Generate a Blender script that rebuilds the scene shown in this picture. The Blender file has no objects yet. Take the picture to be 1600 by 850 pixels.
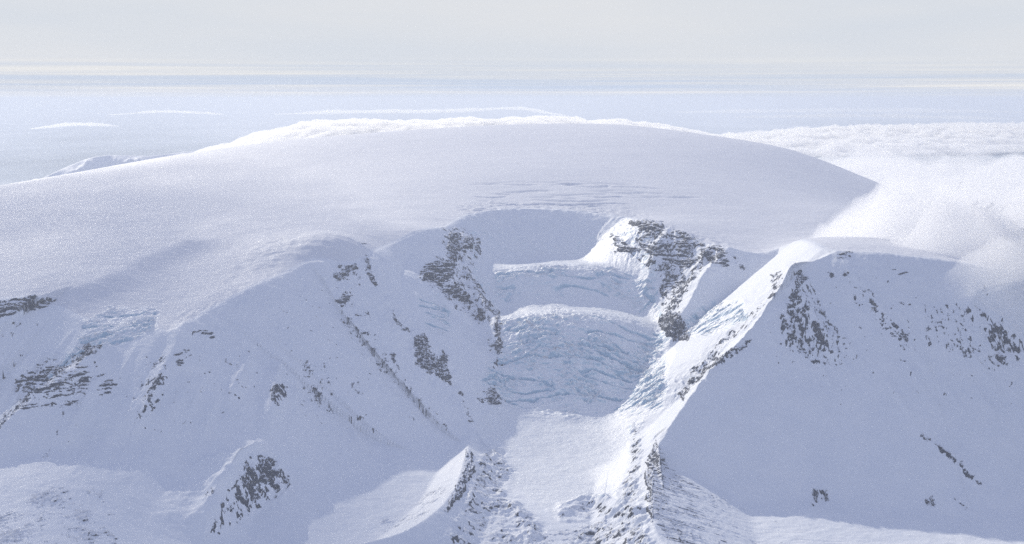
import bpy, math, random
import numpy as np
random.seed(7)
F32 = np.float32
C = bpy.context.scene.collection

# ------------------------------------------------------------------ camera model (metres)
ZC = 1420.0                      # height of the aircraft above the valley floor
FPX = 2198.0                     # focal length in photo pixels (1600 wide)
TH = math.radians(7.0)           # pitch down
CT, ST = math.cos(TH), math.sin(TH)

def P(px, py, Y):
    a = (px - 800) / FPX; b = (425 - py) / FPX
    t = Y / (CT + b * ST)
    return (a * t, Y, ZC + t * (-ST + b * CT))
def Pz(px, py, z):
    a = (px - 800) / FPX; b = (425 - py) / FPX
    t = (z - ZC) / (-ST + b * CT)
    return (a * t, t * (CT + b * ST), z)
def project(X, Y, Z):
    dz = Z - ZC
    dep = Y * CT - dz * ST
    up = Y * ST + dz * CT
    return 800 + FPX * X / dep, 425 - FPX * up / dep

# ------------------------------------------------------------------ noise
def _hash(ix, iy, seed):
    h = (ix.astype(np.int64) * 374761393 + iy.astype(np.int64) * 668265263 + seed * 1442695041) & 0xffffffff
    h = ((h ^ (h >> 13)) * 1274126177) & 0xffffffff
    return (h ^ (h >> 16)) & 0xffff
_GA = np.arange(65536) * (2 * math.pi / 65536)
_GC, _GS = np.cos(_GA).astype(F32), np.sin(_GA).astype(F32)
def pn(x, y, seed=0):
    x = np.asarray(x, np.float64); y = np.asarray(y, np.float64)
    fx = np.floor(x); fy = np.floor(y)
    ix = fx.astype(np.int64); iy = fy.astype(np.int64)
    u = (x - fx).astype(F32); v = (y - fy).astype(F32)
    def g(dx, dy):
        h = _hash(ix + dx, iy + dy, seed)
        return _GC[h] * (u - dx) + _GS[h] * (v - dy)
    su = u * u * u * (u * (u * 6 - 15) + 10); sv = v * v * v * (v * (v * 6 - 15) + 10)
    a = g(0, 0); a = a + su * (g(1, 0) - a)
    b = g(0, 1); b = b + su * (g(1, 1) - b)
    return (a + sv * (b - a)) * 1.5
def fbm(x, y, octs=4, seed=0, gain=0.5, lac=2.03):
    s = 0; amp = 1.0; tot = 0
    for i in range(octs):
        s = s + amp * pn(x, y, seed + i * 17); tot += amp
        amp *= gain; x = x * lac + 13.7; y = y * lac - 7.1
    return s / tot
def ridged(x, y, octs=4, seed=0, gain=0.5, lac=2.1):
    s = 0; amp = 1.0; tot = 0
    for i in range(octs):
        s = s + amp * (1 - np.abs(pn(x, y, seed + i * 31)) * 1.6); tot += amp
        amp *= gain; x = x * lac + 5.3; y = y * lac + 9.9
    return s / tot
def sstep(a, b, x):
    t = np.clip((x - a) / (b - a), 0, 1); return t * t * (3 - 2 * t)
def smax(a, b, k):
    h = np.clip(0.5 + 0.5 * (a - b) / k, 0, 1)
    return b * (1 - h) + a * h + k * h * (1 - h)

# ------------------------------------------------------------------ grid: columns fan out, rows recede (finer where nearer)
NU = 1180
U = np.linspace(-0.455, 0.455, NU)
ys = [3000.0]
while ys[-1] < 15800:
    y = ys[-1]
    ys.append(y + (12 if y < 4050 else 4.6 if y < 6100 else 5.6 if y < 7900 else min(60, 7 + (y - 7900) * 0.012)))
YS = np.array(ys); NV = len(YS)
GX = (U[None, :] * YS[:, None]); GY = np.repeat(YS[:, None], NU, 1)
print('grid', NV, NU, NV * NU)

# ------------------------------------------------------------------ thin-plate splines (solved on control points, sampled on a coarse grid)
def tps(pts, scale=1000.0, lam=1e-4):
    p = np.array(pts, float); xy = p[:, :2] / scale; z = p[:, 2]; n = len(p)
    d = np.hypot(*(xy[:, None] - xy[None]).transpose(2, 0, 1))
    K = np.where(d > 0, d * d * np.log(d + 1e-12), 0) + lam * np.eye(n)
    Pm = np.c_[np.ones(n), xy]
    A = np.zeros((n + 3, n + 3)); A[:n, :n] = K; A[:n, n:] = Pm; A[n:, :n] = Pm.T
    w = np.linalg.solve(A, np.r_[z, 0, 0, 0])
    def f(x, y):
        x = np.asarray(x, float); sh = x.shape; x = x.ravel() / scale; y = np.asarray(y, float).ravel() / scale
        o = w[n] + w[n + 1] * x + w[n + 2] * y
        for i in range(n):
            r2 = (x - xy[i, 0]) ** 2 + (y - xy[i, 1]) ** 2
            o += w[i] * 0.5 * r2 * np.log(r2 + 1e-12)
        return o.reshape(sh)
    return f
CX = np.arange(-8200, 8201, 50.0); CY = np.arange(2900, 16001, 50.0)
_cgx, _cgy = np.meshgrid(CX, CY)
class Field:
    def __init__(self, f): self.g = f(_cgx, _cgy)
    def __call__(self, x, y):
        i = np.clip((x - CX[0]) / 50, 0, len(CX) - 1.001); j = np.clip((y - CY[0]) / 50, 0, len(CY) - 1.001)
        i0 = i.astype(int); j0 = j.astype(int); u = i - i0; v = j - j0; g = self.g
        # smooth the bilinear kinks a little
        return (g[j0, i0] * (1 - u) * (1 - v) + g[j0, i0 + 1] * u * (1 - v) + g[j0 + 1, i0] * (1 - u) * v + g[j0 + 1, i0 + 1] * u * v)

def polydist(x, y, pts, closed=False):
    """distance, nearest point, arc length s, side (+ = right of travel) and interpolation index"""
    p = np.array(pts, float)[:, :2]
    n = len(p) - (0 if closed else 1)
    best = np.full(x.shape, 1e18); bx = np.zeros(x.shape); by = np.zeros(x.shape); bs = np.zeros(x.shape); bi = np.zeros(x.shape); side = np.zeros(x.shape)
    s0 = 0.0
    for k in range(n):
        a = p[k]; b = p[(k + 1) % len(p)]; d = b - a; L = math.hypot(*d)
        t = np.clip(((x - a[0]) * d[0] + (y - a[1]) * d[1]) / (L * L), 0, 1)
        qx = a[0] + t * d[0]; qy = a[1] + t * d[1]
        dd = (x - qx) ** 2 + (y - qy) ** 2
        m = dd < best
        best = np.where(m, dd, best); bx = np.where(m, qx, bx); by = np.where(m, qy, by)
        bs = np.where(m, s0 + t * L, bs); bi = np.where(m, k + t, bi)
        cr = (x - a[0]) * d[1] - (y - a[1]) * d[0]
        side = np.where(m, np.sign(cr), side)
        s0 += L
    return np.sqrt(best), bx, by, bs, bi, side
def inside(x, y, poly):
    p = np.array(poly, float)[:, :2]; c = np.zeros(x.shape, bool)
    for k in range(len(p)):
        x1, y1 = p[k]; x2, y2 = p[(k + 1) % len(p)]
        if y1 == y2: continue
        c ^= ((y1 > y) != (y2 > y)) & (x < (x2 - x1) * (y - y1) / (y2 - y1) + x1)
    return c
def dens(pts, step=60.0):
    """Catmull-Rom through 3D points"""
    p = np.array(pts, float); p = np.vstack([2 * p[0] - p[1], p, 2 * p[-1] - p[-2]]); out = []
    for k in range(1, len(p) - 2):
        L = np.linalg.norm(p[k + 1][:2] - p[k][:2]); m = max(2, int(L / step))
        for i in range(m):
            t = i / m
            out.append(0.5 * ((2 * p[k]) + (-p[k - 1] + p[k + 1]) * t + (2 * p[k - 1] - 5 * p[k] + 4 * p[k + 1] - p[k + 2]) * t * t + (-p[k - 1] + 3 * p[k] - 3 * p[k + 1] + p[k + 2]) * t ** 3))
    out.append(p[-2]); return np.array(out)

# ------------------------------------------------------------------ ice cap: dome surface and its rim
RIM = [(-700, 470, 5500), (-300, 478, 5560), (-100, 480, 5600), (60, 478, 5600), (110, 490, 5550), (150, 505, 5450), (230, 510, 5350), (275, 517, 5300),
       (330, 482, 5580), (410, 440, 5860), (480, 408, 6150), (530, 413, 6180), (575, 406, 6320), (600, 385, 6580), (650, 362, 6800),
       (700, 352, 7100), (725, 337, 7350), (800, 326, 7600), (900, 330, 7600), (975, 340, 7450), (1010, 345, 7150), (1050, 360, 6950),
       (1100, 378, 6800), (1140, 386, 6650), (1190, 396, 6650), (1245, 376, 6600), (1275, 381, 5980), (1310, 393, 5760),
       (1400, 398, 5740), (1500, 410, 5740), (1600, 425, 5760), (1800, 440, 5800), (2200, 460, 5900)]
rim = [P(*r) for r in RIM]
cap = list(rim)
for q in [(840, 195, 11000), (560, 211, 10500), (300, 240, 10000), (100, 276, 9500), (0, 292, 9200), (-250, 330, 8500), (-500, 385, 8000),
          (1100, 210, 10500), (1240, 235, 10000), (1325, 274, 9400), (1380, 314, 8800), (1440, 350, 8200), (1600, 376, 7500), (1900, 410, 7200), (2200, 440, 7200),
          (840, 226, 9600), (840, 264, 8600), (840, 300, 8030), (560, 250, 9200), (560, 300, 8000), (300, 300, 8300), (1050, 250, 9000), (1050, 300, 8000),
          (1200, 270, 8900), (1200, 320, 7800), (1300, 330, 7700), (1350, 370, 7000),
          (430, 366, 6600), (250, 332, 7600), (100, 330, 7500), (100, 400, 6350), (0, 420, 6200), (-200, 430, 6200), (230, 405, 6400), (200, 440, 5950), (180, 482, 5600),
          (300, 460, 5780), (350, 425, 6100), (500, 385, 6250), (560, 385, 6350)]:
    cap.append(P(*q))
for x, y, z in [(200, 12500, 1150), (-1300, 12000, 1070), (-2600, 11500, 930), (1700, 12200, 1040), (2350, 11500, 850), (3100, 10600, 560),
                (200, 14500, 800), (-2000, 14000, 650), (2500, 13500, 500), (-4500, 11000, 600), (4200, 10000, 380), (0, 16000, 300), (-6000, 9500, 500), (5500, 9000, 450), (-4000, 15000, 200), (4000, 15000, 100)]:
    cap.append((x, y, z))
cap_f = Field(tps(cap, lam=2e-4))
rimd = dens(rim, 90)
poly = [tuple(p[:2]) for p in rimd] + [(9000, 7000), (9000, 17000), (-9000, 17000), (-9000, 7000)]

# valley floor and foreground
flo = [P(*q) for q in [(850, 655, 5680), (850, 700, 5400), (870, 760, 4980), (860, 800, 4720), (700, 850, 4450), (400, 850, 4430), (250, 850, 4250),
                       (100, 850, 4080), (0, 800, 4260), (130, 752, 4480), (1100, 850, 4430), (1400, 850, 4420), (1600, 850, 4420), (1250, 800, 4650), (600, 760, 4900), (-150, 800, 4250)]]
flo += [(0, 3000, -20), (-1500, 3000, 0), (1500, 3000, -20), (0, 7000, 150), (-2500, 6500, 220), (2500, 6500, 120), (-3500, 4500, 150), (3500, 4500, 10), (0, 9000, 160)]
flo_f = Field(tps(flo, lam=1e-3))

# outlet glacier: benches and ice falls as a row -> distance profile
GP = [(655, 5680), (640, 5760), (600, 5900), (560, 6020), (520, 6150), (497, 6240), (486, 6380), (472, 6600), (452, 6690), (430, 6750), (420, 6815), (412, 7080), (404, 7280), (397, 7420)]
gla = []
for r, y in GP:
    arc = float(np.interp(r, [380, 405, 430, 470, 530, 600, 650], [0, 8, 8, 20, 24, 10, 0]))
    for px in (740, 790, 840, 885, 930, 980, 1020, 1055):
        w_ = ((px - 885) / 150.0) ** 2 * arc
        gla.append(P(px, r + w_, y))
gla_f = Field(tps(gla, lam=3e-3))
rows_, ygp = [g[0] for g in GP][::-1], [g[1] for g in GP][::-1]
def gY(r): return float(np.interp(r, rows_, ygp))
glp = [P(a, b, gY(b)) for a, b in [(725, 655), (752, 600), (776, 560), (768, 490), (735, 430), (725, 342), (1000, 348), (985, 395), (1030, 425), (1030, 470), (1052, 520), (1062, 600), (1045, 655)]]

# ------------------------------------------------------------------ assemble base height
def tent(h, crest, sl, sr, k=10.0, r=4.0):
    c = dens(crest, 50)
    x0, x1 = c[:, 0].min() - 1300, c[:, 0].max() + 1300; y0, y1 = c[:, 1].min() - 1300, c[:, 1].max() + 1300
    j0, j1 = np.searchsorted(YS, [y0, y1]); j1 = max(j1, j0 + 1)
    X = GX[j0:j1]; Y = GY[j0:j1]
    d, bx, by, bs, bi, sd = polydist(X, Y, c)
    zc = np.interp(bi.ravel(), np.arange(len(c)), c[:, 2]).reshape(d.shape)
    sl_ = np.where(sd > 0, sr, sl)
    # blend the two slopes round the ends
    t = zc - sl_ * (np.sqrt(d * d + r * r) - r)
    h[j0:j1] = smax(h[j0:j1], t, k)
    return h

d, bx, by, bs, bi, sd = polydist(GX, GY, rimd)
ins = inside(GX, GY, poly); RD, RS = d, bs
capz = cap_f(GX, GY)
rz = cap_f(bx, by)
slope = np.where(bx > 1150, 0.78, np.where(bx < -500, 0.67, 0.78)) + np.where(bx > 1150, 0.015, 0.05) * pn(bs / 500, bs * 0, 3)
R0 = 18.0
tal = rz - slope * (np.sqrt(d * d + R0 * R0) - R0)
H = np.where(ins, capz, tal)
H0 = H.copy()
flz = flo_f(GX, GY)
H = np.where(ins, H, smax(H, flz, 60.0))
# right massif: one wide planar face whose left border is the crest falling from the pointed peak
FS, FGX, FGY = 0.78, 0.06, 0.998
FX0, FY0, FZ0 = P(1310, 393, 5760)
def face_z(x, y): return FZ0 - FS * (FGX * (x - FX0) + FGY * (FY0 - y))
def on_face(px, py, lift=0.0):
    a_, b_ = P(px, py, 4000.0), P(px, py, 7000.0)
    f = [p[2] - face_z(p[0], p[1]) - lift for p in (a_, b_)]; t = f[0] / (f[0] - f[1])
    return tuple(a_[k] + t * (b_[k] - a_[k]) for k in range(3))
PEAKR = [(FX0 + 20, FY0 + 20, FZ0)] + [on_face(*q) for q in [(1290, 401, -22), (1268, 409, 0), (1243, 411, 52), (1226, 438, 38), (1200, 480, 10), (1160, 530, 4), (1110, 580, 4), (1080, 620, 2), (1050, 662), (1031, 692)]]
print('peak crest', [tuple(round(v) for v in q) for q in PEAKR])
pc = dens(PEAKR + [(PEAKR[-1][0] - 25, PEAKR[-1][1] - 450, PEAKR[-1][2] - 115)], 50)
d2, _, _, _, i2, s2 = polydist(GX, GY, pc)
rz2 = np.interp(i2.ravel(), np.arange(len(pc)), pc[:, 2]).reshape(GX.shape)
flank = rz2 - 0.95 * (np.sqrt(d2 * d2 + 36) - 6)
fz = np.where(s2 > 0, flank, np.minimum(face_z(GX, GY), rz2 + 0.5 * d2))
fz = np.where((GX < FX0 + 60) & (GY < FY0 + 500), fz, -1e3)
H = np.where(ins, H, smax(H, fz, 22.0))
RIDGES = {
 'buttress': ([P(*q) for q in [(1140, 386, 6660), (1105, 420, 6450), (1078, 470, 6280), (1056, 505, 6150), (1050, 530, 6080)]], 0.8, 0.8),
 'rib_b': ([P(*q) for q in [(722, 362, 7080), (728, 420, 6720), (765, 490, 6350), (776, 530, 6180), (776, 565, 6050)]], 0.8, 0.9),
 'rib_a': ([P(*q) for q in [(575, 408, 6310), (602, 500, 5990), (660, 540, 5900), (700, 600, 5730), (740, 670, 5480)]], 0.62, 0.8),
 'west': ([P(*q) for q in [(165, 535, 5230), (120, 568, 5080), (60, 615, 4920), (0, 668, 4740), (-90, 745, 4480)]], 0.62, 0.6),
}
for k_, (c_, a_, b_) in RIDGES.items():
    tent(H, c_, a_, b_, 55.0 if k_ == 'rib_a' else 12.0)
gd = polydist(GX, GY, glp, True)[0]; gi = inside(GX, GY, glp)
glz = np.minimum(gla_f(GX, GY), 640) - np.where(gi, 0, gd * 0.5) - np.clip(5600 - GY, 0, None) * 0.25
H = np.where((GY < 7700) & (GY > 4900) & (gd < 700) | gi, np.where(ins, H, smax(H, glz, 34.0)), H)
LM = [Pz(*q) for q in [(735, 678, 100), (731, 700, 108), (724, 725, 100), (712, 760, 85), (680, 800, 70), (630, 832, 55), (560, 850, 42), (470, 866, 25)]]
RM = [Pz(*q) for q in [(1029, 688, 172), (1023, 720, 150), (1020, 760, 124), (1021, 800, 100), (1028, 835, 80), (1060, 872, 50)]]
tent(H, LM, 0.62, 0.5, 6.0, 2.0)
tent(H, RM, 0.34, 0.62, 6.0, 2.0)

def refresh():
    global PX, PY, VIS
    PX, PY = project(GX, GY, H)
    VIS = PY <= np.minimum.accumulate(PY, axis=0) + 0.6
refresh()

def hit(px, py):
    """first terrain point seen through a photo pixel (rows near to far)"""
    b = (425 - py) / FPX; u = (px - 800) / FPX / (CT + b * ST)
    i = int(np.clip(round((u - U[0]) / (U[1] - U[0])), 0, NU - 1))
    col = PY[:, i]; j = int(np.argmax(col <= py))
    return (GX[j, i], GY[j, i], H[j, i])

def window(x0, x1, y0, y1):
    j0, j1 = np.searchsorted(YS, [y0, y1]); j0 = max(0, j0 - 1); j1 = min(NV, j1 + 1)
    us = [x0 / YS[j0], x0 / YS[j1 - 1], x1 / YS[j0], x1 / YS[j1 - 1]]
    i0, i1 = np.searchsorted(U, [min(us), max(us)])
    return slice(j0, j1), slice(max(0, i0 - 1), min(NU, i1 + 1))

def rib(pts, A, wl, wr, rough=0.35, sharp=1.0, seed=1):
    """raise (or lower) a ridge line over the base: height A, half widths left and right of the line drawn from top to bottom"""
    w = [hit(*p[:2]) for p in pts]
    c = dens(w, 40); W = max(wl, wr)
    sl = window(c[:, 0].min() - W, c[:, 0].max() + W, c[:, 1].min() - W, c[:, 1].max() + W)
    X = GX[sl]; Y = GY[sl]
    d, bx, by, bs, bi, sd = polydist(X, Y, c)
    a = A if np.isscalar(A) else np.interp(bi, np.linspace(0, len(c) - 1, len(A)), A)
    L = bs.max() + 1e-6
    ends = np.clip(np.minimum(bs, L - bs) / (0.15 * L) + 0.0, 0, 1)
    d = np.maximum(d + (rough * 9 * fbm(X / 30, Y / 30, 3, seed) + 0.22 * W * fbm(X / 110, Y / 110, 3, seed + 50)) * np.clip(d / 10, 0, 1), 0)
    # travelling down towards the camera, the right-hand side of travel is the picture's left
    ww = np.where(sd > 0, wl, wr)
    prof = np.clip(1 - d / ww, 0, 1) ** sharp
    if W > 60: prof = prof * (0.55 + 0.45 * prof)
    H[sl] += a * ends * prof * (1 + 0.35 * rough * fbm(bs / (70 + W), bs * 0 + seed, 3, seed))

def zone(poly, soft=12.0, warp=0.0, seed=5):
    """0..1 weight of a region outlined on the terrain in photo pixels"""
    p = np.array(poly, float)
    xa, ya, xb, yb = p[:, 0].min() - soft, p[:, 1].min() - soft, p[:, 0].max() + soft, p[:, 1].max() + soft
    m = (PX > xa) & (PX < xb) & (PY > ya) & (PY < yb)
    out = np.zeros(PX.shape, F32)
    if not m.any(): return out
    x = PX[m]; y = PY[m]
    if warp: x, y = x + warp * pn(x / 20, y / 20, seed), y + warp * pn(x / 20, y / 20, seed + 1)
    d = polydist(x, y, p, True)[0]; i = inside(x, y, p)
    out[m] = sstep(-soft, soft, np.where(i, d, -d))
    return out

def relax(poly, n, soft=12):
    """let wind-blown snow round off a corner of the base form"""
    w_ = zone(poly, soft)
    jj, ii = np.where(w_ > 0); sl = (slice(jj.min() - 2, jj.max() + 3), slice(ii.min() - 2, ii.max() + 3))
    A = H[sl].copy(); W = w_[sl]
    for _ in range(n):
        B = A.copy(); B[1:-1, 1:-1] = 0.25 * (A[:-2, 1:-1] + A[2:, 1:-1] + A[1:-1, :-2] + A[1:-1, 2:])
        A = A + W * (B - A)
    H[sl] = A
relax([(915, 655), (1008, 655), (1012, 690), (1008, 745), (925, 745)], 220)
relax([(745, 395), (800, 400), (800, 440), (745, 440)], 120)
relax([(945, 375), (985, 375), (985, 420), (945, 420)], 120)
refresh()
# ---- broad forms: the western hummock whose lee lies in shade, swells on the cap
hump = [hit(*p) for p in [(330, 372), (280, 392), (225, 415), (170, 445), (120, 462)]]
c = dens(hump, 60); d, _, _, bs, _, sd = polydist(GX, GY, c)
lee = np.where(sd > 0, np.exp(-(d / 420) ** 2), np.exp(-(d / 110) ** 2))
H += 46 * lee * np.clip(bs / 200, 0, 1)
refresh()
far = sstep(8200, 6800, GY)
westcap = ins * sstep(520, 200, PX) * (PX < 520) * (PY > 292) * far
H += westcap * (6 * fbm(GX / 220 + GY / 400, GY / 120, 5, 41, 0.55) + 1.2 * fbm(GX / 60, GY / 24, 3, 45))
H += ins * (3.2 * fbm(GX / 700, GY / 420, 4, 47) + 0.9 * fbm(GX / 160 + GY / 400, GY / 46, 3, 49))
H += ins * (GY < 8600) * sstep(8600, 7000, GY) * 5 * fbm(GX / 330, GY / 260, 3, 48)
# crest bumps along the western rim
H += 8 * zone([(395, 375), (430, 360), (480, 370), (575, 378), (570, 400), (500, 400), (430, 420), (350, 465), (320, 470)], 22) * (fbm(GX / 90 + GY / 200, GY / 60, 4, 51) + 0.1)
# bowl east of the buttress
refresh()
# ---- ribs (drawn from the top down)
rib([(445, 552), (436, 585), (430, 620), (425, 655), (420, 690)], [16, 36, 36, 26, 12], 46, 50, seed=2)
rib([(425, 680), (405, 712), (385, 745), (360, 782), (335, 815), (312, 856)], [2, 50, 130, 125, 80, 30], 180, 110, 0.3, seed=3)
rib([(405, 712), (430, 725), (450, 752)], [18, 16, 4], 40, 40, seed=4)
rib([(296, 498), (282, 525), (270, 560), (252, 590), (232, 625), (212, 660), (196, 690)], [10, 18, 14, 24, 28, 18, 8], 50, 60, seed=6)
rib([(300, 590), (285, 625), (270, 655)], [4, 12, 4], 30, 30, seed=7)
rib([(270, 655), (245, 690), (215, 725), (185, 752)], [3, 7, 8, 3], 60, 60, 0.4, seed=8)
rib([(150, 575), (110, 590), (60, 618), (0, 655)], 16, 30, 40, 0.5, seed=9)
rib([(60, 560), (40, 600)], 8, 30, 30, 0.5, seed=10)
rib([(525, 440), (545, 505), (575, 550), (610, 592), (650, 640), (690, 668)], [8, 9, 8, 8, 8, 4], 22, 34, 0.6, seed=11)
rib([(560, 455), (575, 500), (600, 545), (628, 585)], [6, 12, 10, 5], 30, 40, seed=12)
rib([(1246, 424), (1256, 480), (1282, 525), (1306, 552)], [14, 34, 28, 5], 60, 60, 0.5, seed=13)
rib([(1228, 470), (1232, 510), (1240, 545)], [5, 18, 5], 26, 26, 0.5, seed=14)
rib([(1300, 398), (1345, 440), (1365, 470), (1400, 515), (1425, 545)], [4, 10, 12, 14, 5], 40, 40, seed=15)
rib([(1480, 430), (1515, 470), (1555, 505), (1605, 545), (1660, 590)], [10, 30, 36, 40, 20], 80, 60, seed=16)
rib([(1515, 470), (1525, 505), (1535, 545)], [6, 14, 4], 40, 40, seed=17)
rib([(1430, 680), (1450, 690), (1490, 718), (1525, 752), (1540, 770)], [2, 5, 6, 5, 2], 40, 14, 0.2, seed=18)
rib([(1450, 700), (1450, 740), (1450, 780)], [2, 4, 6], 30, 30, seed=19)
rib([(1268, 745), (1268, 765), (1265, 790), (1255, 812)], [3, 12, 11, 3], 30, 40, seed=20)
rib([(1110, 388), (1090, 420), (1075, 455)], [14, 20, 6], 40, 40, 0.6, seed=21)
rib([(1040, 362), (1025, 395), (1012, 440), (1008, 470)], [8, 26, 26, 10], 60, 50, 0.6, seed=22)
rib([(1205, 475), (1175, 505), (1150, 525), (1115, 555)], 7, 24, 24, 0.5, seed=23)
rib([(640, 375), (625, 430), (640, 480)], [-10, -22, -6], 60, 70, seed=24)
rl = np.random.RandomState(11)
for k in range(22):
    px = rl.uniform(20, 560); py = rl.uniform(510, 630); L = rl.uniform(45, 150)
    sl_ = float(np.interp(px, [0, 250, 440, 480, 560], [-0.9, -0.55, -0.18, 0.2, 0.6]))
    rib([(px, py), (px + sl_ * L * 0.5 + rl.uniform(-4, 4), py + L * 0.5), (px + sl_ * L, py + L)], [4, rl.uniform(9, 20), 4], rl.uniform(16, 34), rl.uniform(18, 40), 0.7, seed=700 + k)
for k in range(14):
    px = rl.uniform(1200, 1580); py = rl.uniform(440, 600); L = rl.uniform(40, 120)
    rib([(px, py), (px + 0.35 * L + rl.uniform(-6, 6), py + L * 0.5), (px + 0.7 * L, py + L)], [3, rl.uniform(7, 16), 3], rl.uniform(14, 28), rl.uniform(16, 30), 0.7, seed=740 + k)
refresh()
# buttress block whose right edge throws the sharp shadow
H += 22 * zone([(1105, 384), (1142, 388), (1172, 392), (1180, 440), (1140, 448), (1100, 425)], 9) * 0
# ---- crevasses and swells at the head of the outlet glacier
def crev(pts, depth, w, seed=1):
    rib(pts, -depth, w, w, 0.6, 1.0, seed)
rs = np.random.RandomState(4)
for k in range(26):
    px = rs.uniform(720, 960); py = rs.uniform(284, 322); L = rs.uniform(40, 150)
    sag = -0.00022 * (py - 270)
    pts = [(px + L * t, py + (px + L * t - 850) ** 2 * 0.0001 + 1.5 * math.sin(5 * t + k)) for t in np.linspace(0, 1, 4)]
    crev(pts, rs.uniform(3, 8), rs.uniform(16, 30), k)
# head-wall lip: broken ice
H += 9 * zone([(712, 322), (760, 312), (830, 318), (900, 318), (985, 325), (1000, 345), (960, 345), (900, 334), (800, 330), (740, 345)], 10) * (ridged(GX / 60, GY / 45, 4, 61) - 0.45)
refresh()
# icefalls: chaotic seracs, arched crevasses
wice = zone([(775, 500), (870, 482), (950, 490), (1035, 520), (1045, 600), (1035, 640), (900, 650), (770, 640), (740, 600), (770, 560)], 18, 8)
arch = GY + 0.00055 * (GX - 150) ** 2
H += wice * (13 * (ridged(GX / 90, arch / 46, 4, 71) - 0.45) + 6 * (ridged(GX / 26, arch / 16, 2, 75) - 0.4))
wb = zone([(770, 420), (840, 410), (960, 412), (1015, 440), (1010, 480), (960, 470), (880, 470), (790, 480), (765, 470)], 14, 6)
H += wb * (5 * (ridged(GX / 60, arch / 34, 4, 81) - 0.45) + 2.5 * (ridged(GX / 22, arch / 14, 2, 85) - 0.4))
wd = zone([(975, 440), (1020, 430), (1030, 480), (980, 495)], 10, 4)
H += wd * 8 * (ridged(GX / 40, GY / 22, 3, 88) - 0.45)
wr_ = zone([(1060, 500), (1110, 470), (1160, 470), (1170, 500), (1110, 525), (1070, 530)], 10, 4)
H += wr_ * 8 * (ridged(GX / 45, GY / 26, 3, 91) - 0.45)
wl_ = zone([(130, 500), (170, 480), (255, 482), (240, 520), (170, 545), (110, 575), (80, 600), (70, 590), (120, 540)], 10, 6)
H += wl_ * (9 * (ridged((GX + 0.5 * GY) / 70, (GY - 0.5 * GX) / 28, 5, 95, 0.6) - 0.45))
wh = zone([(650, 465), (690, 455), (705, 490), (700, 530), (670, 520)], 10, 6)
H += wh * 6 * (ridged(GX / 40, GY / 24, 3, 97) - 0.45)
# ---- craggy ground under the rock walls
def crags(poly, amp, sc, seed, soft=16):
    z_ = zone(poly, soft, 8)
    if sc > 0: H[:] += z_ * amp * (ridged(GX / sc + 0.5 * fbm(GX / 120, GY / 120, 2, seed), (GY + H) / (sc * 2.4), 5, seed, 0.55) - 0.5)
crags([(690, 362), (745, 366), (750, 420), (770, 480), (784, 500), (784, 566), (770, 570), (755, 510), (700, 470), (660, 440), (690, 400)], 22, 70, 501)
crags([(570, 400), (590, 410), (620, 480), (690, 530), (715, 600), (735, 650), (690, 610), (640, 560), (600, 510)], 18, 60, 503)
crags([(515, 410), (560, 405), (560, 470), (590, 560), (700, 670), (680, 675), (560, 560), (515, 480)], 9, 60, 505)
crags([(955, 360), (1000, 345), (1060, 362), (1140, 386), (1145, 420), (1100, 430), (1070, 480), (1075, 530), (1035, 520), (1020, 470), (1020, 420), (965, 395)], 24, 70, 507)
crags([(1235, 420), (1262, 428), (1310, 545), (1270, 570), (1210, 540), (1220, 490)], 16, 50, 509)
crags([(1180, 520), (1215, 480), (1215, 500), (1110, 590), (1060, 640), (1050, 630), (1090, 580)], 20, 46, 511)
crags([(1215, 440), (1235, 420), (1235, 450), (1160, 530), (1080, 615), (1045, 640), (1040, 600), (1120, 530)], 22, 60, 531)
crags([(560, 700), (420, 640), (300, 560), (160, 600), (60, 700), (120, 740), (420, 760)], 9, 90, 533, 30)
crags([(1300, 400), (1600, 430), (1640, 640), (1330, 640), (1200, 600)], 8, 90, 535, 30)
crags([(1490, 450), (1540, 480), (1640, 550), (1640, 590), (1520, 560)], 14, 60, 513)
crags([(20, 560), (150, 535), (170, 555), (150, 620), (60, 650), (0, 680), (-60, 700), (-60, 660), (20, 620)], 16, 60, 515)
crags([(395, 705), (430, 715), (460, 770), (380, 800), (330, 830), (360, 770)], 16, 50, 517)
crags([(280, 490), (420, 440), (520, 412), (515, 450), (420, 480), (330, 540), (280, 540)], 10, 55, 519)
crags([(1280, 390), (1400, 396), (1480, 410), (1430, 545), (1390, 540), (1330, 470)], 6, 60, 521, 20)
crags([(720, 338), (800, 330), (900, 334), (980, 346), (960, 398), (760, 398)], 9, 75, 541, 8)
# ---- slopes: faint gullies running down the fall line, wind ripple everywhere
face = (~ins) & (H > flz + 25)
gull = np.clip(RD / 200, 0, 1)
H += face * gull * (0.35 * (ridged(RS / 60 + 1.2 * fbm(GX / 200, GY / 200, 3, 6), RD / 500, 3, 101) - 0.5) + 5 * fbm(GX / 240, GY / 300, 5, 104) + 3.2 * (ridged((GX + 60 * pn(GX / 300, GY / 300, 9)) / 26, (GY + H) / 240, 3, 106) - 0.5) * sstep(-0.1, 0.35, fbm(GX / 420, GY / 420, 3, 107)))
# strata: hard lava beds show as faint steps in the faces
H += face * 0.5 * pn(GX / 600, H / 9.0 + fbm(GX / 150, GY / 150, 2, 7) * 2, 108)
H += (GY < 9000) * (0.8 * fbm(GX / 28, GY / 20, 3, 111) + 0.35 * pn(GX / 9, GY / 9, 113))
H += (~ins) * (H < flz + 40) * 3.0 * fbm(GX / 90, GY / 70, 3, 115)
refresh()
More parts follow.
